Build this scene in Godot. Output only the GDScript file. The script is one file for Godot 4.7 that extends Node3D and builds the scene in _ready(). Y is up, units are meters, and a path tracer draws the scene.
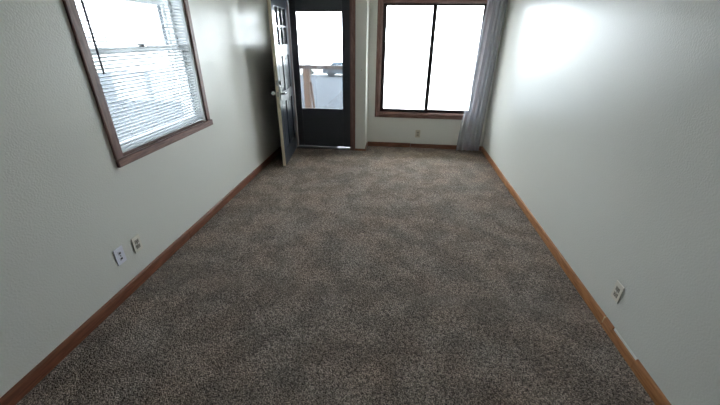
extends Node3D

# ------------------------------------------------------------------ room dimensions (metres)
const XL := -1.754      # left wall face
const XR := 1.341       # right wall face
const ZW := -5.30       # window wall face
const ZD := -5.02       # door wall face
const ZB := 2.30        # wall behind the camera
const XC := -0.478      # outer corner between door wall and window wall
const CEIL := 2.44
const GROUND := -2.6

var M := {}
var used := {}

# ------------------------------------------------------------------ nodes
func numbered(called: String) -> String:
	if not used.has(called):
		used[called] = 0
		return called
	used[called] += 1
	return "%s_%03d" % [called, used[called]]

func tag(o: Node, label: String, category: String, kind := "", group := "") -> Node:
	if label != "": o.set_meta("label", label)
	if category != "": o.set_meta("category", category)
	if kind != "": o.set_meta("kind", kind)
	if group != "": o.set_meta("group", group)
	return o

func thing(called: String, label: String, category: String, at := Vector3.ZERO, kind := "", group := "") -> Node3D:
	var o := Node3D.new()
	o.name = numbered(called)
	o.position = at
	add_child(o, true)
	tag(o, label, category, kind, group)
	return o

func put(called: String, mesh: Mesh, mat: Material, parent: Node, at := Vector3.ZERO) -> MeshInstance3D:
	var o := MeshInstance3D.new()
	o.name = numbered(called) if parent == self else called
	o.mesh = mesh
	o.material_override = mat
	o.position = at
	o.cast_shadow = GeometryInstance3D.SHADOW_CASTING_SETTING_ON
	parent.add_child(o, true)
	return o

# ------------------------------------------------------------------ geometry
func begin() -> SurfaceTool:
	var st := SurfaceTool.new()
	st.begin(Mesh.PRIMITIVE_TRIANGLES)
	return st

func tri(st: SurfaceTool, a: Vector3, b: Vector3, c: Vector3, out: Vector3) -> void:
	var n := (b - a).cross(c - a)
	if n.length() < 1e-12: return
	n = n.normalized()
	if n.dot(out) > 0.0:
		var t := b; b = c; c = t
	else:
		n = -n
	for v in [a, b, c]:
		st.set_normal(n)
		st.set_uv(Vector2(v.x + v.z, v.y))
		st.add_vertex(v)

func quad(st: SurfaceTool, a: Vector3, b: Vector3, c: Vector3, d: Vector3, out: Vector3) -> void:
	tri(st, a, b, c, out)
	tri(st, a, c, d, out)

# chamfered box
func bx(st: SurfaceTool, c: Vector3, s: Vector3, bev := 0.003) -> void:
	var h := s * 0.5
	var b: float = min(bev, min(h.x, min(h.y, h.z)) * 0.6)
	for ax in 3:
		var u := (ax + 1) % 3
		var v := (ax + 2) % 3
		for sg in [-1.0, 1.0]:
			var p: Array[Vector3] = []
			for k in [[-1, -1], [1, -1], [1, 1], [-1, 1]]:
				var q := Vector3.ZERO
				q[ax] = sg * h[ax]
				q[u] = k[0] * (h[u] - b)
				q[v] = k[1] * (h[v] - b)
				p.append(c + q)
			var o := Vector3.ZERO
			o[ax] = sg
			quad(st, p[0], p[1], p[2], p[3], o)
	if b <= 0.0: return
	for ax in 3:
		var u := (ax + 1) % 3
		var v := (ax + 2) % 3
		for su in [-1.0, 1.0]:
			for sv in [-1.0, 1.0]:
				var p: Array[Vector3] = []
				for k in [[-1, 0], [1, 0], [1, 1], [-1, 1]]:
					var q := Vector3.ZERO
					q[ax] = k[0] * (h[ax] - b)
					q[u] = su * (h[u] - (b if k[1] == 1 else 0.0))
					q[v] = sv * (h[v] - (0.0 if k[1] == 1 else b))
					p.append(c + q)
				var o := Vector3.ZERO
				o[u] = su
				o[v] = sv
				quad(st, p[0], p[1], p[2], p[3], o)
	for sx in [-1.0, 1.0]:
		for sy in [-1.0, 1.0]:
			for sz in [-1.0, 1.0]:
				var g := Vector3(sx, sy, sz)
				tri(st, c + g * Vector3(h.x, h.y - b, h.z - b), c + g * Vector3(h.x - b, h.y, h.z - b), c + g * Vector3(h.x - b, h.y - b, h.z), g)

func box_mesh(c: Vector3, s: Vector3, bev := 0.003) -> ArrayMesh:
	var st := begin()
	bx(st, c, s, bev)
	return st.commit()

# box from its two corners
func span(st: SurfaceTool, a: Vector3, b: Vector3, bev := 0.0) -> void:
	bx(st, (a + b) * 0.5, (b - a).abs(), bev)

func span_mesh(a: Vector3, b: Vector3, bev := 0.003) -> ArrayMesh:
	var st := begin()
	span(st, a, b, bev)
	return st.commit()

# round bar through points
func tube(st: SurfaceTool, pts: Array, radii: Array, sides := 10) -> void:
	var rings := []
	for i in pts.size():
		var d: Vector3 = (pts[min(i + 1, pts.size() - 1)] - pts[max(i - 1, 0)]).normalized()
		var u := d.cross(Vector3.UP if abs(d.y) < 0.9 else Vector3.RIGHT).normalized()
		var w := d.cross(u)
		var ring := []
		for k in sides:
			var a := TAU * k / sides
			ring.append([pts[i] + (u * cos(a) + w * sin(a)) * radii[min(i, radii.size() - 1)], u * cos(a) + w * sin(a)])
		rings.append(ring)
	for i in pts.size() - 1:
		for k in sides:
			var k2 := (k + 1) % sides
			var a = rings[i][k]; var b = rings[i][k2]; var c = rings[i + 1][k2]; var d2 = rings[i + 1][k]
			smooth_tri(st, a, b, c)
			smooth_tri(st, a, c, d2)
	for e in [0, pts.size() - 1]:
		var o: Vector3 = (pts[e] - pts[1 if e == 0 else pts.size() - 2]).normalized()
		for k in range(1, sides - 1):
			tri(st, rings[e][0][0], rings[e][k][0], rings[e][k + 1][0], o)

func smooth_tri(st: SurfaceTool, a, b, c) -> void:
	var n: Vector3 = (b[0] - a[0]).cross(c[0] - a[0])
	var l := [a, b, c] if n.dot(a[1] + b[1] + c[1]) < 0.0 else [a, c, b]
	for v in l:
		st.set_normal(v[1])
		st.set_uv(Vector2(v[0].x + v[0].z, v[0].y))
		st.add_vertex(v[0])

# profile (in x-y) extruded along z from z0 to z1, then turned
func extrude(prof: Array, z0: float, z1: float) -> ArrayMesh:
	var st := begin()
	var mid := Vector2.ZERO
	for p in prof: mid += p / prof.size()
	for i in prof.size():
		var p: Vector2 = prof[i]
		var q: Vector2 = prof[(i + 1) % prof.size()]
		var e := q - p
		var n := Vector2(e.y, -e.x)
		if n.dot((p + q) * 0.5 - mid) < 0: n = -n
		quad(st, Vector3(p.x, p.y, z0), Vector3(q.x, q.y, z0), Vector3(q.x, q.y, z1), Vector3(p.x, p.y, z1), Vector3(n.x, n.y, 0))
		tri(st, Vector3(mid.x, mid.y, z0), Vector3(p.x, p.y, z0), Vector3(q.x, q.y, z0), Vector3(0, 0, -1))
		tri(st, Vector3(mid.x, mid.y, z1), Vector3(p.x, p.y, z1), Vector3(q.x, q.y, z1), Vector3(0, 0, 1))
	return st.commit()

# ------------------------------------------------------------------ materials
func noise_image(size: int, freq: float, sd: int, octaves := 3, kind := FastNoiseLite.TYPE_SIMPLEX_SMOOTH) -> Image:
	var n := FastNoiseLite.new()
	n.noise_type = kind
	n.seed = sd
	n.frequency = freq
	n.fractal_octaves = octaves
	n.fractal_type = FastNoiseLite.FRACTAL_FBM if octaves > 1 else FastNoiseLite.FRACTAL_NONE
	var im := n.get_seamless_image(size, size)
	im.convert(Image.FORMAT_L8)
	return im

func warped_image(size: int, freq: float, sd: int, octaves: int) -> Image:
	var n := FastNoiseLite.new()
	n.noise_type = FastNoiseLite.TYPE_SIMPLEX_SMOOTH
	n.seed = sd
	n.frequency = freq
	n.fractal_octaves = octaves
	n.domain_warp_enabled = true
	n.domain_warp_amplitude = 0.35 / freq
	n.domain_warp_frequency = freq * 1.4
	var im := n.get_seamless_image(size, size)
	im.convert(Image.FORMAT_L8)
	return im

func tinted(im: Image, stops: Array) -> ImageTexture:      # grey values through a colour ramp
	var data := im.get_data()
	var out := PackedByteArray()
	out.resize(data.size() * 3)
	var lut := []
	for g in 256:
		var x := g / 255.0 * (stops.size() - 1)
		var i := int(min(floor(x), stops.size() - 2))
		var c: Color = stops[i].lerp(stops[i + 1], x - i)
		lut.append([int(c.r * 255.0), int(c.g * 255.0), int(c.b * 255.0)])
	for i in data.size():
		var c = lut[data[i]]
		out[i * 3] = c[0]; out[i * 3 + 1] = c[1]; out[i * 3 + 2] = c[2]
	return ImageTexture.create_from_image(Image.create_from_data(im.get_width(), im.get_height(), false, Image.FORMAT_RGB8, out))

func plain(c: Color, rough: float, metal := 0.0) -> StandardMaterial3D:
	var m := StandardMaterial3D.new()
	m.albedo_color = c
	m.roughness = rough
	m.metallic = metal
	return m

func wood(im: Image, stops: Array, along: int, rough := 0.45) -> StandardMaterial3D:
	var m := StandardMaterial3D.new()
	m.albedo_texture = tinted(im, stops)
	m.uv1_triplanar = true
	m.uv1_world_triplanar = true
	var s := Vector3(6, 6, 6)
	s[along] = 0.5
	m.uv1_scale = s
	m.roughness = rough
	return m

func rgb(r: int, g: int, b: int) -> Color:
	return Color(r / 255.0, g / 255.0, b / 255.0)

func make_carpet() -> StandardMaterial3D:
	var size := 2048                                  # one tile is 4 m
	var fine := noise_image(size, 0.21, 5, 2).get_data()
	var spot := noise_image(size, 0.075, 9, 2).get_data()
	var lay := warped_image(size, 0.0055, 21, 3).get_data()
	var foot := warped_image(size, 0.021, 27, 3).get_data()
	var hue := noise_image(size, 0.004, 33, 2).get_data()
	var out := PackedByteArray()
	out.resize(size * size * 3)
	var bump := PackedByteArray()
	bump.resize(size * size)
	for i in size * size:
		var y: float = clamp(0.60 + 1.4 * (fine[i] / 255.0 - 0.5) + 0.6 * (spot[i] / 255.0 - 0.5), 0.0, 1.0)
		var l := smoothstep(0.36, 0.62, lay[i] / 255.0) * 0.11 + smoothstep(0.4, 0.6, foot[i] / 255.0) * 0.07 - 0.09
		var v := (0.172 + 0.525 * y) * (1.0 + l)
		var h := clampf((hue[i] / 255.0 - 0.5) * 3.0, -1.0, 1.0) * 0.018
		out[i * 3] = int(clampf((v * (1.045 + h)) * 255.0, 0, 255))
		out[i * 3 + 1] = int(clampf(v * 0.955 * 255.0, 0, 255))
		out[i * 3 + 2] = int(clampf(v * (0.89 - h * 0.5) * 255.0, 0, 255))
		bump[i] = int(clampf(y, 0.0, 1.0) * 255.0)
	var m := StandardMaterial3D.new()
	m.albedo_texture = ImageTexture.create_from_image(Image.create_from_data(size, size, false, Image.FORMAT_RGB8, out))
	m.heightmap_enabled = true
	m.heightmap_texture = ImageTexture.create_from_image(Image.create_from_data(size, size, false, Image.FORMAT_L8, bump))
	m.heightmap_scale = 0.6
	m.uv1_triplanar = true
	m.uv1_world_triplanar = true
	m.uv1_scale = Vector3.ONE * 0.25
	m.roughness = 1.0
	m.metallic_specular = 0.0
	return m

func make_materials() -> void:
	# semi-gloss off-white paint over rolled orange-peel texture
	var w := plain(rgb(216, 215, 208), 0.28)
	w.heightmap_enabled = true
	w.heightmap_texture = ImageTexture.create_from_image(noise_image(1024, 0.085, 3, 3))
	w.heightmap_scale = 0.08
	w.uv1_triplanar = true
	w.uv1_world_triplanar = true
	w.uv1_scale = Vector3.ONE * 0.8
	M.wall = w
	var cl := plain(rgb(205, 202, 194), 0.9)
	M.ceiling = cl
	M.carpet = make_carpet()
	var grain := noise_image(512, 0.02, 12, 4)
	var dark := [rgb(86, 60, 54), rgb(118, 86, 77), rgb(142, 108, 97)]
	M.casing_y = wood(grain, dark, 1)
	M.casing_z = wood(grain, dark, 2)
	M.casing_x = wood(grain, dark, 0)
	M.base_z = wood(grain, [rgb(88, 50, 36), rgb(120, 72, 52), rgb(142, 92, 66)], 2)
	M.base_x = wood(grain, [rgb(88, 52, 36), rgb(118, 74, 50), rgb(140, 92, 64)], 0)
	M.oak_z = wood(grain, [rgb(128, 82, 48), rgb(166, 112, 70), rgb(188, 134, 88)], 2)
	M.bare_wood = plain(rgb(208, 186, 148), 0.8)
	M.plaster = plain(rgb(226, 226, 220), 0.8)
	M.bronze = plain(rgb(58, 50, 48), 0.4, 0.5)
	M.vinyl = plain(rgb(232, 234, 234), 0.35)
	M.storm = plain(rgb(56, 59, 66), 0.38)
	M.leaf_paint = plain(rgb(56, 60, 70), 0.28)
	M.leaf_edge = plain(rgb(214, 202, 178), 0.5)
	M.jamb = plain(rgb(92, 66, 60), 0.5)
	var g := plain(Color(1, 1, 1, 0.04), 0.0)
	g.transparency = BaseMaterial3D.TRANSPARENCY_ALPHA
	M.glass = g
	var sc := plain(Color(0.26, 0.30, 0.35, 0.52), 0.9)
	sc.transparency = BaseMaterial3D.TRANSPARENCY_ALPHA
	M.screen = sc
	M.chrome = plain(rgb(200, 200, 205), 0.22, 1.0)
	M.steel = plain(rgb(150, 148, 145), 0.4, 0.9)
	var sl := plain(rgb(214, 218, 222), 0.45)
	sl.backlight_enabled = true
	sl.backlight = Color(0.12, 0.125, 0.13)
	M.slat = sl
	M.cord = plain(rgb(225, 225, 225), 0.8)
	M.wand = plain(rgb(70, 76, 88), 0.6)
	var cu := plain(Color(0.70, 0.71, 0.74, 0.5), 0.9)
	cu.transparency = BaseMaterial3D.TRANSPARENCY_ALPHA
	cu.backlight_enabled = true
	cu.backlight = Color(0.5, 0.5, 0.52)
	M.sheer = cu
	M.plate_white = plain(rgb(226, 226, 236), 0.35)
	M.plate_beige = plain(rgb(222, 216, 204), 0.35)
	M.plate_tan = plain(rgb(190, 180, 160), 0.4)
	M.receptacle = plain(rgb(158, 150, 138), 0.4)
	M.slot = plain(rgb(48, 46, 46), 0.6)
	var gv := plain(Color.WHITE, 0.95)      # pale crushed stone
	gv.albedo_texture = tinted(noise_image(512, 0.05, 43, 4), [rgb(176, 172, 164), rgb(202, 199, 192), rgb(222, 219, 213)])
	gv.uv1_triplanar = true
	gv.uv1_world_triplanar = true
	gv.uv1_scale = Vector3.ONE * 0.3
	M.gravel = gv
	var lot := plain(Color.WHITE, 0.9)
	lot.albedo_texture = tinted(noise_image(512, 0.03, 41, 4), [rgb(52, 55, 60), rgb(72, 76, 82), rgb(88, 92, 98)])
	lot.uv1_triplanar = true
	lot.uv1_world_triplanar = true
	lot.uv1_scale = Vector3.ONE * 0.12
	M.lot = lot
	var post := wood(grain, [rgb(80, 62, 50), rgb(100, 78, 64), rgb(118, 94, 78)], 1, 0.8)
	M.post = post
	M.rail = wood(grain, [rgb(52, 40, 36), rgb(66, 52, 47), rgb(80, 64, 58)], 0, 0.8)
	M.deck = wood(grain, [rgb(160, 146, 132), rgb(182, 170, 156), rgb(200, 190, 178)], 0, 0.9)
	M.car_paint = plain(rgb(90, 96, 102), 0.25, 0.3)
	M.car_glass = plain(rgb(40, 50, 58), 0.08)
	M.tyre = plain(rgb(36, 36, 38), 0.9)
	M.shrub = plain(rgb(38, 50, 42), 0.9)
	M.siding = plain(rgb(48, 54, 62), 0.8)
	M.roof = plain(rgb(70, 60, 56), 0.9)
	M.trim_white = plain(rgb(226, 226, 223), 0.6)
	M.far_glass = plain(rgb(46, 54, 66), 0.1)

# ------------------------------------------------------------------ scene
func _ready() -> void:
	# camera
	var cam := Camera3D.new()
	cam.name = "camera"
	cam.fov = 62.1
	cam.near = 0.05
	cam.far = 400.0
	cam.position = Vector3(0, 1.6, 0)
	cam.basis = Basis(Vector3.UP, 0.10899) * Basis(Vector3.RIGHT, -0.46033) * Basis(Vector3.BACK, 0.00974)
	add_child(cam)
	cam.current = true
	# bright overcast sky, the only light there is
	var env := Environment.new()
	env.tonemap_mode = Environment.TONE_MAPPER_LINEAR
	env.tonemap_exposure = 1.27
	env.background_mode = Environment.BG_SKY
	env.sdfgi_enabled = true
	env.ssao_enabled = true
	env.ssil_enabled = true
	var psm := ProceduralSkyMaterial.new()
	psm.sky_top_color = Color(0.90, 0.96, 1.0)
	psm.sky_horizon_color = Color(0.93, 0.97, 1.0)
	psm.sky_curve = 0.3
	psm.ground_bottom_color = Color(0.8, 0.82, 0.84)
	psm.ground_horizon_color = Color(0.93, 0.97, 1.0)
	psm.sky_energy_multiplier = 3.6
	psm.ground_energy_multiplier = 3.6
	psm.use_debanding = false
	var sky := Sky.new()
	sky.sky_material = psm
	env.sky = sky
	var we := WorldEnvironment.new()
	we.name = "world_environment"
	we.environment = env
	add_child(we)

	make_materials()
	build_shell()
	build_baseboards()
	build_side_window()
	build_front_window()
	build_storm_door()
	build_entrance_door()
	build_blind()
	build_curtain()
	build_outlets()
	build_outside()

# side window opening
const W1Z0 := -1.887
const W1Z1 := -2.93
const W1Y0 := 0.885
const W1Y1 := 2.10
# front window opening
const W2X0 := -0.30
const W2X1 := 1.13
const W2Y0 := 0.53
const W2Y1 := 2.015
# door opening
const DX0 := -1.585
const DX1 := -0.69
const DY1 := 2.07
const T := 0.16       # wall thickness

func wall_part(called: String, st: SurfaceTool, label: String, mat: Material = null) -> MeshInstance3D:
	var o := put(called, st.commit(), mat if mat else M.wall, self)
	tag(o, label, "", "structure")
	return o

func build_shell() -> void:
	var st := begin()
	span(st, Vector3(XL - T, -0.2, ZW - T), Vector3(XR + T, 0.0, ZB + T))
	wall_part("floor", st, "brown-grey cut pile carpet covering the whole floor", M.carpet)
	st = begin()
	span(st, Vector3(XL - T, CEIL, ZW - T), Vector3(XR + T, CEIL + 0.15, ZB + T))
	wall_part("ceiling", st, "flat off-white ceiling", M.ceiling)
	st = begin()
	span(st, Vector3(XR, 0, ZW - T), Vector3(XR + T, CEIL, ZB + T))
	wall_part("wall_right", st, "off-white semi-gloss painted wall without openings")
	st = begin()
	span(st, Vector3(XL, 0, ZB), Vector3(XR, CEIL, ZB + T))
	wall_part("wall_back", st, "off-white painted wall behind the room")
	# left wall with the side window
	st = begin()
	span(st, Vector3(XL - T, 0, W1Z0), Vector3(XL, CEIL, ZB + T))
	span(st, Vector3(XL - T, 0, ZW - T), Vector3(XL, CEIL, W1Z1))
	span(st, Vector3(XL - T, 0, W1Z1), Vector3(XL, W1Y0, W1Z0))
	span(st, Vector3(XL - T, W1Y1, W1Z1), Vector3(XL, CEIL, W1Z0))
	wall_part("wall_left", st, "off-white painted wall with the window behind white blinds")
	# window wall
	st = begin()
	span(st, Vector3(XC, 0, ZW - T), Vector3(W2X0, CEIL, ZW))
	span(st, Vector3(W2X1, 0, ZW - T), Vector3(XR, CEIL, ZW))
	span(st, Vector3(W2X0, 0, ZW - T), Vector3(W2X1, W2Y0, ZW))
	span(st, Vector3(W2X0, W2Y1, ZW - T), Vector3(W2X1, CEIL, ZW))
	wall_part("wall_front", st, "off-white painted wall around the wide sliding window")
	# door wall and the short return to the window wall
	st = begin()
	span(st, Vector3(XL, 0, ZD - T), Vector3(DX0, CEIL, ZD))
	span(st, Vector3(DX0, DY1, ZD - T), Vector3(DX1, CEIL, ZD))
	span(st, Vector3(DX1, 0, ZW - T), Vector3(XC, CEIL, ZD), 0.006)
	wall_part("wall_entrance", st, "off-white painted wall around the entrance, standing forward of the window wall")
	# unseen eave, added to block high sky and darken the floor by the window
	st = begin()
	span(st, Vector3(XL - 0.8, 2.36, ZW - T - 1.15), Vector3(XR + 0.8, 2.42, ZD - T), 0.0)
	span(st, Vector3(XL - 0.8, 2.30, ZW - T - 1.18), Vector3(XR + 0.8, 2.46, ZW - T - 1.15), 0.0)
	wall_part("added_eave_2", st, "added unseen eave shading the entrance and the front window", M.leaf_edge)
	# wood casing of the doorway
	var t := thing("trim_1", "dark brown wooden casing and jambs around the entrance doorway", "", Vector3.ZERO, "structure")
	put("casing", span_mesh(Vector3(DX1 - 0.002, 0.0, ZD - 0.002), Vector3(DX1 + 0.058, DY1 + 0.055, ZD + 0.016), 0.004), M.casing_y, t)
	put("casing", span_mesh(Vector3(DX0 - 0.055, 0.0, ZD - 0.002), Vector3(DX0 + 0.002, DY1 + 0.055, ZD + 0.016), 0.004), M.casing_y, t)
	put("casing", span_mesh(Vector3(DX0 + 0.002, DY1, ZD - 0.002), Vector3(DX1 - 0.002, DY1 + 0.055, ZD + 0.016), 0.004), M.casing_x, t)
	put("jamb", span_mesh(Vector3(DX1 - 0.022, 0.0, ZD - T), Vector3(DX1 - 0.002, DY1, ZD - 0.002), 0.002), M.jamb, t)
	put("jamb", span_mesh(Vector3(DX0 + 0.002, 0.0, ZD - T), Vector3(DX0 + 0.022, DY1, ZD - 0.002), 0.002), M.jamb, t)
	put("jamb", span_mesh(Vector3(DX0 + 0.022, DY1 - 0.02, ZD - T), Vector3(DX1 - 0.022, DY1, ZD - 0.002), 0.002), M.jamb, t)
	put("threshold", span_mesh(Vector3(DX0 + 0.022, 0.0, ZD - T), Vector3(DX1 - 0.022, 0.008, ZD + 0.005), 0.004), M.bronze, t)

# ------------------------------------------------------------------ baseboards
func board(root: Node, along_z: bool, a: float, b: float, h: float, mat: Material, inward: float, face: float) -> void:
	# ranch profile, thickness 12 mm, top edge eased
	var d := 0.012
	var prof := [Vector2(0, 0), Vector2(d, 0), Vector2(d, h * 0.62), Vector2(d * 0.8, h * 0.86), Vector2(d * 0.45, h * 0.97), Vector2(0, h)]
	var p2 := []
	for p in prof:
		p2.append(Vector2(p.x * inward, p.y) if along_z else Vector2(p.x * -inward, p.y))
	var o := put("board", extrude(p2, min(a, b), max(a, b)) if along_z else extrude(p2, a, b), mat, root)
	if along_z:
		o.position = Vector3(face, 0, 0)
	else:
		o.rotation.y = PI / 2       # local z -> world x, local x -> world -z
		o.position = Vector3(0, 0, face)

func build_baseboards() -> void:
	var l := thing("baseboard_left", "reddish brown wooden baseboard under the blinds window", "", Vector3.ZERO, "structure")
	board(l, true, ZD, -3.62, 0.078, M.base_z, 1, XL)
	board(l, true, -3.617, -2.32, 0.080, M.base_z, 1, XL)
	board(l, true, -2.317, -0.4, 0.083, M.base_z, 1, XL)
	board(l, true, -0.397, ZB, 0.080, M.base_z, 1, XL)
	var r := thing("baseboard_right", "orange-brown wooden baseboard with a split top edge below the outlet", "", Vector3.ZERO, "structure")
	board(r, true, ZW, -3.73, 0.070, M.oak_z, -1, XR)
	board(r, true, -3.727, -1.700, 0.074, M.oak_z, -1, XR)
	board(r, true, -1.694, -1.610, 0.074, M.oak_z, -1, XR)
	board(r, true, -1.609, -1.392, 0.060, M.oak_z, -1, XR)
	board(r, true, -1.390, ZB, 0.076, M.oak_z, -1, XR)
	tag(put("plaster_strip", span_mesh(Vector3(XR - 0.004, 0.058, -1.606), Vector3(XR, 0.072, -1.394), 0.001), M.plaster, r), "pale bare strip where the top of the board is gone", "")
	var st := begin()
	bx(st, Vector3(XR - 0.008, 0.045, -1.697), Vector3(0.010, 0.05, 0.008), 0.002)
	tag(put("splinter", st.commit(), M.bare_wood, r), "pale chipped end of the board", "")
	var f := thing("baseboard_front", "brown wooden baseboard under the sliding window", "", Vector3.ZERO, "structure")
	board(f, false, XC + 0.012, 0.22, 0.068, M.base_x, 1, ZW)
	board(f, false, 0.222, XR - 0.012, 0.064, M.base_x, 1, ZW)
	var c := thing("baseboard_corner", "short brown baseboard wrapping the wall end beside the entrance", "", Vector3.ZERO, "structure")
	board(c, false, DX1 + 0.058, XC + 0.012, 0.03, M.base_x, 1, ZD)
	board(c, true, ZW, ZD, 0.055, M.base_z, 1, XC)
	var b := thing("baseboard_back", "brown wooden baseboard of the wall behind the room", "", Vector3.ZERO, "structure")
	board(b, false, XL + 0.012, XR - 0.012, 0.078, M.base_x, -1, ZB)

# ------------------------------------------------------------------ window in the left wall
func build_side_window() -> void:
	var t := thing("window_1", "double-hung white window with reddish brown wooden casing behind the blinds", "", Vector3.ZERO, "structure")
	var xo := XL + 0.017
	var c := 0.062
	put("casing", span_mesh(Vector3(XL - 0.001, W1Y0, W1Z0), Vector3(xo, W1Y1 + c, W1Z0 + c), 0.004), M.casing_y, t)
	put("casing", span_mesh(Vector3(XL - 0.001, W1Y0, W1Z1 - c + 0.012), Vector3(xo, W1Y1 + c, W1Z1), 0.004), M.casing_y, t)
	put("casing", span_mesh(Vector3(XL - 0.001, W1Y1, W1Z1), Vector3(xo, W1Y1 + c, W1Z0), 0.004), M.casing_z, t)
	put("apron", span_mesh(Vector3(XL - 0.001, W1Y0 - 0.050, W1Z1 - c - 0.012), Vector3(xo + 0.006, W1Y0, W1Z0 + c), 0.004), M.casing_z, t)
	# jambs
	var x0 := XL - T
	put("jamb", span_mesh(Vector3(x0, W1Y0, W1Z0 - 0.018), Vector3(XL, W1Y1, W1Z0), 0.001), M.casing_y, t)
	put("jamb", span_mesh(Vector3(x0, W1Y0, W1Z1), Vector3(XL, W1Y1, W1Z1 + 0.018), 0.001), M.vinyl, t)
	put("jamb", span_mesh(Vector3(x0, W1Y1 - 0.018, W1Z1 + 0.018), Vector3(XL, W1Y1, W1Z0 - 0.018), 0.001), M.casing_z, t)
	put("stool", span_mesh(Vector3(x0, W1Y0 - 0.02, W1Z1), Vector3(XL - 0.001, W1Y0 + 0.004, W1Z0), 0.003), M.casing_z, t)
	# two sashes, the upper one further out
	var za := W1Z0 - 0.018
	var zb := W1Z1 + 0.018
	var ym := 1.50
	for k in 2:
		var lo := W1Y0 + 0.004 if k == 0 else ym - 0.02
		var hi := ym + 0.02 if k == 0 else W1Y1 - 0.018
		var x1 := XL - 0.095 if k == 0 else XL - 0.128
		var x2 := x1 + 0.03
		var st := begin()
		var w := 0.032
		span(st, Vector3(x1, lo, za - w), Vector3(x2, hi, za), 0.003)
		span(st, Vector3(x1, lo, zb), Vector3(x2, hi, zb + w), 0.003)
		span(st, Vector3(x1, lo, zb + w), Vector3(x2, lo + (0.055 if k == 0 else 0.038), za - w), 0.003)
		span(st, Vector3(x1, hi - (0.038 if k == 0 else 0.05), zb + w), Vector3(x2, hi, za - w), 0.003)
		var s := put("sash", st.commit(), M.vinyl, t)
		put("pane", span_mesh(Vector3(x1 + 0.012, lo + 0.03, zb + w - 0.005), Vector3(x1 + 0.016, hi - 0.03, za - w + 0.005), 0.0), M.glass, s)
	# cam lock on the meeting rail
	var st2 := begin()
	tube(st2, [Vector3(XL - 0.075, ym + 0.018, -2.43), Vector3(XL - 0.075, ym + 0.034, -2.43)], [0.022, 0.018], 14)
	bx(st2, Vector3(XL - 0.068, ym + 0.036, -2.42), Vector3(0.014, 0.008, 0.05), 0.002)
	put("sash_lock", st2.commit(), M.steel, t)
	# storm window frame outside, with its cross bar
	var st3 := begin()
	var xs := x0 - 0.012
	span(st3, Vector3(xs, W1Y0, za - 0.03), Vector3(xs + 0.014, W1Y1, za + 0.018), 0.002)
	span(st3, Vector3(xs, W1Y0, zb - 0.018), Vector3(xs + 0.014, W1Y1, zb + 0.03), 0.002)
	span(st3, Vector3(xs, 1.80, zb + 0.03), Vector3(xs + 0.014, 1.845, za - 0.03), 0.002)
	var sf := put("storm_frame", st3.commit(), M.vinyl, t)
	tag(put("insect_screen", span_mesh(Vector3(xs + 0.004, W1Y0, zb), Vector3(xs + 0.005, W1Y1, za), 0.0), M.screen, sf), "fine grey insect screen", "")

# ------------------------------------------------------------------ blind
func build_blind() -> void:
	var zc := (W1Z0 + W1Z1) * 0.5
	var half := (W1Z0 - W1Z1) * 0.5 - 0.026
	var xb := XL - 0.026
	var t := thing("window_blind", "white horizontal slat blind hanging open in the left wall window", "blind", Vector3(xb, W1Y0 + 0.012, zc))
	var top := W1Y1 - 0.018 - t.position.y
	put("head_rail", box_mesh(Vector3(0, top - 0.02, 0), Vector3(0.04, 0.036, half * 2), 0.004), M.slat, t)
	put("bottom_rail", box_mesh(Vector3(0, 0.012, 0), Vector3(0.030, 0.016, half * 2), 0.004), M.slat, t)
	# a slat: shallow arc, slightly tilted
	var st := begin()
	var n := 6
	var wdt := 0.025
	var top_pts := []
	for i in n + 1:
		var u := (float(i) / n - 0.5) * wdt
		top_pts.append(Vector2(u, 0.0028 * (1.0 - pow(2.0 * u / wdt, 2))))
	for i in n:
		var p: Vector2 = top_pts[i]; var q: Vector2 = top_pts[i + 1]
		var th := Vector2(0, 0.0006)
		quad(st, Vector3(p.x, p.y, -half), Vector3(q.x, q.y, -half), Vector3(q.x, q.y, half), Vector3(p.x, p.y, half), Vector3.UP)
		quad(st, Vector3(p.x, p.y - th.y, -half), Vector3(q.x, q.y - th.y, -half), Vector3(q.x, q.y - th.y, half), Vector3(p.x, p.y - th.y, half), Vector3.DOWN)
	for sg in [-1.0, 1.0]:
		var e: float = sg * wdt * 0.5
		quad(st, Vector3(e, 0, -half), Vector3(e, 0, half), Vector3(e, -0.0006, half), Vector3(e, -0.0006, -half), Vector3(sg, 0, 0))
	var slat := st.commit()
	var rng := RandomNumberGenerator.new()
	rng.seed = 7
	var y := 0.036
	var pitch := 0.0215
	while y < top - 0.05:
		var o := put("slat", slat, M.slat, t, Vector3(0, y, 0))
		o.rotation.z = deg_to_rad(-11.0 + rng.randf_range(-2.5, 2.5))
		o.rotation.x = rng.randf_range(-0.0012, 0.0012)
		y += pitch
	for z in [-half + 0.14, 0.0, half - 0.14]:
		for s in [-1, 1]:
			var c := begin()
			tube(c, [Vector3(s * 0.0145, 0.012, z), Vector3(s * 0.0145, top - 0.03, z)], [0.0011], 5)
			put("ladder_cord", c.commit(), M.cord, t)
	# tilt wand hanging from the head rail near the left end
	var wst := begin()
	tube(wst, [Vector3(0.030, top - 0.03, half - 0.035), Vector3(0.036, 0.485, half - 0.025)], [0.0055], 8)
	put("tilt_wand", wst.commit(), M.wand, t)

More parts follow.
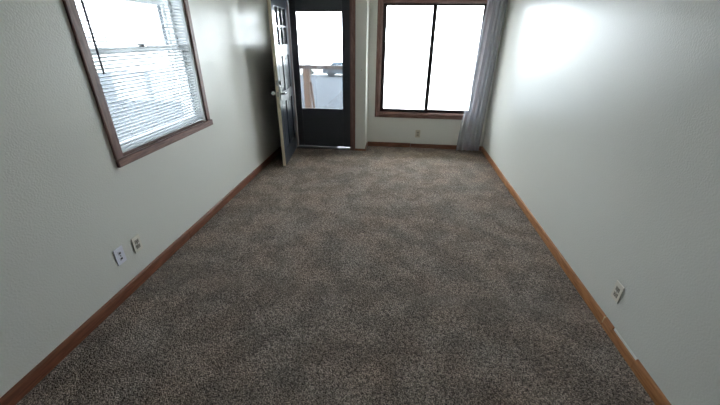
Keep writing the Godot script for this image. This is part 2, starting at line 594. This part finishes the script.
# ------------------------------------------------------------------ front window
func build_front_window() -> void:
	var t := thing("window_2", "wide sliding window with dark bronze frame and brown wooden casing", "", Vector3.ZERO, "structure")
	var c := 0.062
	var zf := ZW + 0.017
	put("casing", span_mesh(Vector3(W2X0 - c, W2Y0 - c, ZW - 0.001), Vector3(W2X0, W2Y1 + c, zf), 0.004), M.casing_y, t)
	put("casing", span_mesh(Vector3(W2X1, W2Y0 - c, ZW - 0.001), Vector3(W2X1 + c, W2Y1 + c, zf), 0.004), M.casing_y, t)
	put("casing", span_mesh(Vector3(W2X0, W2Y0 - c, ZW - 0.001), Vector3(W2X1, W2Y0, zf), 0.004), M.casing_x, t)
	put("casing", span_mesh(Vector3(W2X0, W2Y1, ZW - 0.001), Vector3(W2X1, W2Y1 + c, zf), 0.004), M.casing_x, t)
	# jamb liner
	var z0 := ZW - T
	put("jamb", span_mesh(Vector3(W2X0, W2Y0, z0), Vector3(W2X0 + 0.012, W2Y1, ZW), 0.001), M.casing_y, t)
	put("jamb", span_mesh(Vector3(W2X1 - 0.012, W2Y0, z0), Vector3(W2X1, W2Y1, ZW), 0.001), M.casing_y, t)
	put("jamb", span_mesh(Vector3(W2X0 + 0.012, W2Y1 - 0.012, z0), Vector3(W2X1 - 0.012, W2Y1, ZW), 0.001), M.casing_x, t)
	put("sill", span_mesh(Vector3(W2X0 + 0.012, W2Y0, z0), Vector3(W2X1 - 0.012, W2Y0 + 0.012, ZW), 0.001), M.casing_x, t)
	# bronze frame: fixed pane on the right, sliding pane on the left
	var xa := W2X0 + 0.012
	var xb := W2X1 - 0.012
	var ya := W2Y0 + 0.012
	var yb := W2Y1 - 0.012
	var xm := 0.42
	for k in 2:
		var x1 := xa if k == 0 else xm - 0.028
		var x2 := xm + 0.028 if k == 0 else xb
		var zc := ZW - 0.055 if k == 0 else ZW - 0.085
		var st := begin()
		var w := 0.052
		span(st, Vector3(x1, ya, zc - 0.012), Vector3(x1 + w, yb, zc + 0.012), 0.002)
		span(st, Vector3(x2 - w, ya, zc - 0.012), Vector3(x2, yb, zc + 0.012), 0.002)
		span(st, Vector3(x1 + w, ya, zc - 0.012), Vector3(x2 - w, ya + 0.048, zc + 0.012), 0.002)
		span(st, Vector3(x1 + w, yb - 0.03, zc - 0.012), Vector3(x2 - w, yb, zc + 0.012), 0.002)
		var s := put("sash", st.commit(), M.bronze, t)
		put("pane", span_mesh(Vector3(x1 + w - 0.004, ya + 0.04, zc - 0.002), Vector3(x2 - w + 0.004, yb - 0.026, zc + 0.002), 0.0), M.glass, s)

# ------------------------------------------------------------------ storm door in the doorway
func build_storm_door() -> void:
	var x0 := DX0 + 0.026
	var x1 := DX1 - 0.026
	var zc := ZD - 0.115
	var y0 := 0.0145
	var y1 := DY1 - 0.024
	var t := thing("door_2", "dark storm door with tall two-part glass closed in the entrance doorway", "", Vector3.ZERO, "structure")
	var d := 0.016
	var gx0 := -1.465
	var gx1 := -0.835
	var gy0 := 0.60
	var gy1 := 1.885
	put("stile", span_mesh(Vector3(x0, y0, zc - d), Vector3(gx0, y1, zc + d), 0.004), M.storm, t)
	put("stile", span_mesh(Vector3(gx1, y0, zc - d), Vector3(x1, y1, zc + d), 0.004), M.storm, t)
	put("top_rail", span_mesh(Vector3(gx0, gy1, zc - d), Vector3(gx1, y1, zc + d), 0.004), M.storm, t)
	put("kick_panel", span_mesh(Vector3(gx0, y0, zc - d + 0.004), Vector3(gx1, gy0, zc + d - 0.004), 0.003), M.storm, t)
	put("bottom_rail", span_mesh(Vector3(gx0, y0, zc - d), Vector3(gx1, y0 + 0.09, zc + d), 0.004), M.storm, t)
	var sw := span_mesh(Vector3(x0, 0.009, zc - 0.006), Vector3(-0.93, y0, zc + 0.006), 0.002)
	put("door_sweep", sw, M.tyre, t)
	put("pane", span_mesh(Vector3(gx0, 1.22, zc - 0.002), Vector3(gx1, gy1, zc + 0.002), 0.0), M.glass, t)
	put("pane", span_mesh(Vector3(gx0, gy0, zc + 0.004), Vector3(gx1, 1.22, zc + 0.008), 0.0), M.glass, t)
	tag(put("insect_screen", span_mesh(Vector3(gx0, gy0, zc - 0.010), Vector3(gx1, 1.22, zc - 0.009), 0.0), M.screen, t), "fine grey insect screen", "")
	# closer latch on the right stile
	var st := begin()
	bx(st, Vector3(gx1 + 0.055, 0.98, zc + d + 0.006), Vector3(0.028, 0.12, 0.012), 0.003)
	tube(st, [Vector3(gx1 + 0.055, 1.0, zc + d + 0.01), Vector3(gx1 + 0.055, 1.0, zc + d + 0.04), Vector3(gx1 + 0.02, 1.0, zc + d + 0.045)], [0.006], 8)
	put("latch", st.commit(), M.storm, t)

# ------------------------------------------------------------------ entrance door leaf, open along the left wall
func build_entrance_door() -> void:
	# local frame: x = thickness (outer face at +x), z = from the hinge (0) towards the room, y up
	var t := thing("door_1", "pale panelled entrance door with small panes swung open beside the left wall", "", Vector3(DX0 + 0.012, 0.016, ZD + 0.020), "structure")
	t.rotation.y = deg_to_rad(6.0)
	var L := 0.855
	var H := 2.035
	var d := 0.021
	var P: Material = M.leaf_paint
	var sw := 0.115
	put("stile", span_mesh(Vector3(-d, 0, 0), Vector3(d, H, sw), 0.003), P, t)
	put("stile", span_mesh(Vector3(-d, 0, L - sw), Vector3(d, H, L - 0.002), 0.003), P, t)
	tag(put("lock_edge", span_mesh(Vector3(-d + 0.001, 0.001, L - 0.002), Vector3(d - 0.001, H - 0.001, L), 0.0005), M.leaf_edge, t), "cream painted lock edge", "")
	for r in [[0.0, 0.21], [0.80, 0.93], [1.345, 1.475], [1.885, H]]:
		put("rail", span_mesh(Vector3(-d, r[0], sw), Vector3(d, r[1], L - sw), 0.003), P, t)
	# centre stiles between the panels
	var zc := L * 0.5
	for r in [[0.21, 0.80], [0.93, 1.345]]:
		put("mullion", span_mesh(Vector3(-d, r[0], zc - 0.05), Vector3(d, r[1], zc + 0.05), 0.003), P, t)
		for s in [[sw, zc - 0.05], [zc + 0.05, L - sw]]:
			var st := begin()
			span(st, Vector3(-0.006, r[0], s[0]), Vector3(0.006, r[1], s[1]), 0.0)
			span(st, Vector3(-0.014, r[0] + 0.035, s[0] + 0.035), Vector3(0.014, r[1] - 0.035, s[1] - 0.035), 0.008)
			put("panel", st.commit(), P, t)
	# six lights
	var za := sw
	var zb := L - sw
	var w := (zb - za - 2 * 0.024) / 3.0
	for k in 2:
		var z := za + w * (k + 1) + 0.024 * k
		put("muntin", span_mesh(Vector3(-0.016, 1.475, z), Vector3(0.016, 1.885, z + 0.024), 0.005), P, t)
	for k in 3:
		var z := za + (w + 0.024) * k
		put("muntin", span_mesh(Vector3(-0.016, 1.668, z), Vector3(0.016, 1.692, z + w), 0.005), P, t)
		put("pane", span_mesh(Vector3(-0.0015, 1.475, z), Vector3(0.0015, 1.668, z + w), 0.0), M.glass, t)
		put("pane", span_mesh(Vector3(-0.0015, 1.692, z), Vector3(0.0015, 1.885, z + w), 0.0), M.glass, t)
	# lever set outside, knob inside
	var zl := L - 0.065
	var st2 := begin()
	bx(st2, Vector3(d + 0.004, 0.93, zl), Vector3(0.008, 0.17, 0.045), 0.003)
	var h := put("lock_plate", st2.commit(), M.steel, t)
	var st3 := begin()
	tube(st3, [Vector3(d + 0.006, 0.93, zl), Vector3(d + 0.05, 0.93, zl), Vector3(d + 0.056, 0.93, zl - 0.015), Vector3(d + 0.056, 0.922, zl - 0.11)], [0.012, 0.010, 0.010, 0.008], 10)
	put("lever", st3.commit(), M.chrome, h)
	var st4 := begin()
	tube(st4, [Vector3(d, 1.06, zl), Vector3(d + 0.012, 1.06, zl), Vector3(d + 0.02, 1.06, zl)], [0.028, 0.027, 0.018], 16)
	put("deadbolt", st4.commit(), M.steel, t)
	var st5 := begin()
	tube(st5, [Vector3(-d, 0.93, zl), Vector3(-d - 0.006, 0.93, zl), Vector3(-d - 0.008, 0.93, zl), Vector3(-d - 0.03, 0.93, zl), Vector3(-d - 0.04, 0.93, zl), Vector3(-d - 0.058, 0.93, zl), Vector3(-d - 0.066, 0.93, zl)], [0.032, 0.032, 0.012, 0.012, 0.026, 0.028, 0.016], 16)
	put("knob", st5.commit(), M.chrome, t)
	put("latch_plate", span_mesh(Vector3(-0.011, 0.90, L), Vector3(0.011, 0.96, L + 0.001), 0.0), M.steel, t)
	put("latch_plate", span_mesh(Vector3(-0.011, 1.03, L), Vector3(0.011, 1.09, L + 0.001), 0.0), M.steel, t)
	for y in [0.22, 1.02, 1.80]:
		var st6 := begin()
		tube(st6, [Vector3(-d - 0.004, y - 0.045, -0.004), Vector3(-d - 0.004, y + 0.045, -0.004)], [0.006], 8)
		put("hinge", st6.commit(), M.steel, t)

# ------------------------------------------------------------------ curtain
func build_curtain() -> void:
	var zc := ZW + 0.085
	var rod := thing("curtain_rod", "thin white curtain rod above the sliding window", "rod", Vector3(0.42, 2.145, zc))
	var st := begin()
	tube(st, [Vector3(-0.85, 0, 0), Vector3(0.89, 0, 0)], [0.009], 10)
	put("pole", st.commit(), M.vinyl, rod)
	for x in [-0.82, 0.87]:
		put("bracket", span_mesh(Vector3(x - 0.01, -0.015, ZW - zc), Vector3(x + 0.01, 0.012, 0.012), 0.002), M.vinyl, rod)
	var t := thing("curtain", "grey sheer pleated curtain gathered at the right of the sliding window", "curtain", Vector3(1.2, 0.012, zc))
	var cs := begin()
	var nu := 120
	var nv := 28
	var top := 2.13 - 0.012
	var grid := []
	for j in nv + 1:
		var v := float(j) / nv
		var y := top * v
		var left := lerpf(0.925, 1.03, smoothstep(0.0, 0.75, v)) + 0.03 * smoothstep(0.7, 1.0, v)
		var right := lerpf(1.265, 1.315, v)
		var row := []
		for i in nu + 1:
			var u := float(i) / nu
			var ph := u * TAU * 4.5 + 0.5 * sin(v * 2.2) + 0.7 * sin(u * 9.0)
			var amp := lerpf(0.048, 0.034, v) * (0.7 + 0.3 * sin(u * 17.0 + 1.0))
			row.append(Vector3(lerpf(left, right, u) + 0.010 * sin(ph * 2.0 + 0.6), y, zc + amp * sin(ph) + 0.006 * sin(v * 5.0 + u * 3.0)) - t.position + Vector3(0, 0.012, 0))
		grid.append(row)
	for j in nv:
		for i in nu:
			for q in [[0, 0], [1, 0], [1, 1], [0, 0], [1, 1], [0, 1]]:
				cs.set_smooth_group(0)
				cs.set_uv(Vector2(float(i + q[0]) / nu, float(j + q[1]) / nv))
				cs.add_vertex(grid[j + q[1]][i + q[0]])
	cs.index()
	cs.generate_normals()
	put("cloth", cs.commit(), M.sheer, t)

# ------------------------------------------------------------------ outlets
func outlet(called: String, label: String, category: String, at: Vector3, turn: float, mat: Material, jack := false) -> void:
	# local: plate in x-y, facing +z
	var t := thing(called, label, category, at)
	t.rotation.y = turn
	put("cover_plate", box_mesh(Vector3(0, 0, 0.0035), Vector3(0.074, 0.118, 0.007), 0.003), mat, t)
	for s in [-1.0, 1.0]:
		var st := begin()
		if jack:
			bx(st, Vector3(0, s * 0.021, 0.0085), Vector3(0.022, 0.024, 0.004), 0.001)
			var o := put("jack", st.commit(), mat, t)
			put("socket_hole", box_mesh(Vector3(0, s * 0.021, 0.0106), Vector3(0.013, 0.013, 0.001), 0.0), M.slot, o)
		else:
			bx(st, Vector3(0, s * 0.0195, 0.0085), Vector3(0.034, 0.028, 0.003), 0.006)
			var o := put("receptacle", st.commit(), M.receptacle, t)
			for k in [-1, 1]:
				put("slot", box_mesh(Vector3(k * 0.0065, s * 0.0195 + 0.003, 0.0098), Vector3(0.003, 0.010, 0.0012), 0.0), M.slot, o)
			put("ground_hole", box_mesh(Vector3(0, s * 0.0195 - 0.008, 0.0098), Vector3(0.006, 0.006, 0.0012), 0.001), M.slot, o)
	var sc := begin()
	tube(sc, [Vector3(0, 0, 0.005), Vector3(0, 0, 0.0092)], [0.004, 0.0035], 8)
	put("screw", sc.commit(), M.steel, t)

func build_outlets() -> void:
	outlet("phone_jack", "bluish white wall plate with two dark jacks beside the beige outlet", "wall jack", Vector3(XL, 0.300, -1.625), PI / 2, M.plate_white, true)
	outlet("wall_outlet", "beige duplex outlet beside the white phone jack on the window wall with blinds", "outlet", Vector3(XL, 0.292, -1.780), PI / 2, M.plate_beige)
	outlet("wall_outlet", "white duplex outlet low on the wall above the split baseboard", "outlet", Vector3(XR, 0.268, -1.695), -PI / 2, M.plate_beige)
	outlet("wall_outlet", "small cream duplex outlet on the wall under the sliding window", "outlet", Vector3(0.325, 0.225, ZW), 0.0, M.plate_tan)
	var t := thing("light_switch", "beige light switch on the narrow wall beside the entrance doorway", "switch", Vector3(-0.545, 1.165, ZD))
	put("cover_plate", box_mesh(Vector3(0, 0, 0.003), Vector3(0.072, 0.116, 0.006), 0.003), M.wall, t)
	put("toggle", box_mesh(Vector3(0, 0.004, 0.012), Vector3(0.010, 0.022, 0.014), 0.002), M.plate_tan, t)

# ------------------------------------------------------------------ outside
func build_outside() -> void:
	var g := put("ground", span_mesh(Vector3(-120, GROUND - 0.3, -160), Vector3(120, GROUND, 60), 0.0), M.gravel, self)
	tag(g, "pale gravel ground outside the windows", "", "structure")
	var lot := put("driveway", span_mesh(Vector3(-34, GROUND, -41.5), Vector3(-3.2, GROUND + 0.02, -12), 0.0), M.lot, self)
	tag(lot, "grey asphalt driveway below the entrance", "", "structure")
	# deck: planks
	var dk := thing("deck", "weathered plank deck outside the storm door", "deck", Vector3(0, -0.06, 0))
	var z := ZD - T - 0.02
	while z > -7.0:
		put("plank", span_mesh(Vector3(-2.9, -0.035, z - 0.138), Vector3(-0.55, 0.0, z), 0.004), M.deck, dk)
		z -= 0.144
	for x in [-2.8, -1.72, -0.65]:
		put("joist", span_mesh(Vector3(x - 0.04, -0.22, -7.05), Vector3(x + 0.04, -0.036, ZD - T - 0.02), 0.004), M.post, dk)
		put("support_post", span_mesh(Vector3(x - 0.06, GROUND + 0.06, -7.05), Vector3(x + 0.06, -0.22, -6.93), 0.006), M.post, dk)
	# railing
	var rl := thing("deck_railing", "brown wooden deck railing with square post seen through the storm door", "railing", Vector3(0, -0.06, -7.0))
	for x in [-2.8, -1.862, -0.66]:
		put("post", span_mesh(Vector3(x - 0.062, 0.0, -0.062), Vector3(x + 0.062, 1.065, 0.062), 0.008), M.post, rl)
	put("top_rail", span_mesh(Vector3(-2.95, 1.065, -0.075), Vector3(-0.56, 1.125, 0.075), 0.006), M.rail, rl)
	var st := begin()
	tube(st, [Vector3(-1.785, 0.82, 0.02), Vector3(-1.71, 0.05, 0.02)], [0.022], 6)
	put("brace", st.commit(), M.post, rl)
	build_car()
	build_shrub()
	build_house()

func build_car() -> void:
	var t := thing("car", "grey parked car beyond the driveway outside the storm door", "car", Vector3(-6.5, GROUND + 0.02, -40.6))
	# side outline along x, extruded across z
	var body := [Vector2(-2.2, 0.32), Vector2(2.2, 0.32), Vector2(2.25, 0.72), Vector2(1.95, 0.92), Vector2(1.1, 0.98), Vector2(-1.5, 1.0), Vector2(-2.15, 0.95), Vector2(-2.25, 0.6)]
	put("body", extrude(body, -0.88, 0.88), M.car_paint, t)
	var cab := [Vector2(-1.75, 0.97), Vector2(1.0, 0.97), Vector2(0.35, 1.42), Vector2(-0.2, 1.48), Vector2(-1.05, 1.44)]
	put("cabin_glass", extrude(cab, -0.76, 0.76), M.car_glass, t)
	put("roof", span_mesh(Vector3(-1.1, 1.43, -0.74), Vector3(0.4, 1.50, 0.74), 0.03), M.car_paint, t)
	for x in [-1.35, 1.4]:
		for z in [-0.8, 0.8]:
			var st := begin()
			tube(st, [Vector3(x, 0.32, z - 0.1), Vector3(x, 0.32, z + 0.1)], [0.32], 16)
			put("wheel", st.commit(), M.tyre, t)

func build_shrub() -> void:
	var t := thing("shrub", "small dark evergreen shrub beside the driveway", "shrub", Vector3(-10.6, GROUND + 0.02, -40.5))
	var rng := RandomNumberGenerator.new()
	rng.seed = 3
	var st := begin()
	for i in 420:
		var h := rng.randf()
		var a := rng.randf() * TAU
		var r := 0.62 * (1.0 - h) * sqrt(rng.randf()) + 0.05
		var p := Vector3(cos(a) * r, 0.08 + h * 1.15, sin(a) * r)
		var o := Vector3(cos(a), 0.6, sin(a)).normalized() * 0.2
		var s := o.cross(Vector3.UP).normalized() * 0.07
		tri(st, p - s, p + s, p + o, Vector3.UP)
		tri(st, p - Vector3(0, 0.05, 0), p + Vector3(0, 0.05, 0), p + o, o.cross(Vector3.UP))
	put("foliage", st.commit(), M.shrub, t)
	var tr := begin()
	tube(tr, [Vector3(0, 0, 0), Vector3(0, 0.9, 0)], [0.05, 0.02], 7)
	put("stem", tr.commit(), M.post, t)

func build_house() -> void:
	var t := thing("neighbour_house", "dark slate neighbouring house with white downspout seen through the blinds", "house", Vector3(-11.5, GROUND, -19.4))
	put("wall", span_mesh(Vector3(-1.65, 0, -6), Vector3(3.0, 7.2, 0), 0.0), M.siding, t)
	put("downspout", span_mesh(Vector3(-1.12, 0, 0.0), Vector3(-1.06, 7.2, 0.06), 0.02), M.trim_white, t)
	put("corner_board", span_mesh(Vector3(2.93, 0, -0.07), Vector3(3.07, 7.2, 0.04), 0.01), M.trim_white, t)
	for y in [1.2, 4.1]:
		for x in [0.6, 2.1]:
			var f := put("window", span_mesh(Vector3(x - 0.5, y, 0.0), Vector3(x + 0.5, y + 1.5, 0.05), 0.01), M.trim_white, t)
			for k in [[0.08, 0.70], [0.78, 1.42]]:
				put("pane", span_mesh(Vector3(x - 0.42, y + k[0], 0.05), Vector3(x + 0.42, y + k[1], 0.06), 0.0), M.far_glass, f)
	var st := begin()
	quad(st, Vector3(-2.0, 7.2, 0.5), Vector3(3.5, 7.2, 0.5), Vector3(3.5, 9.0, -3), Vector3(-2.0, 9.0, -3), Vector3(0, 1, 1))
	quad(st, Vector3(-2.0, 7.2, -6.5), Vector3(3.5, 7.2, -6.5), Vector3(3.5, 9.0, -3), Vector3(-2.0, 9.0, -3), Vector3(0, 1, -1))
	quad(st, Vector3(-2.0, 7.2, 0.5), Vector3(3.5, 7.2, 0.5), Vector3(3.5, 7.2, -6.5), Vector3(-2.0, 7.2, -6.5), Vector3(0, -1, 0))
	tri(st, Vector3(-2.0, 7.2, 0.5), Vector3(-2.0, 7.2, -6.5), Vector3(-2.0, 9.0, -3), Vector3.LEFT)
	tri(st, Vector3(3.5, 7.2, 0.5), Vector3(3.5, 7.2, -6.5), Vector3(3.5, 9.0, -3), Vector3.RIGHT)
	put("roof", st.commit(), M.roof, t)
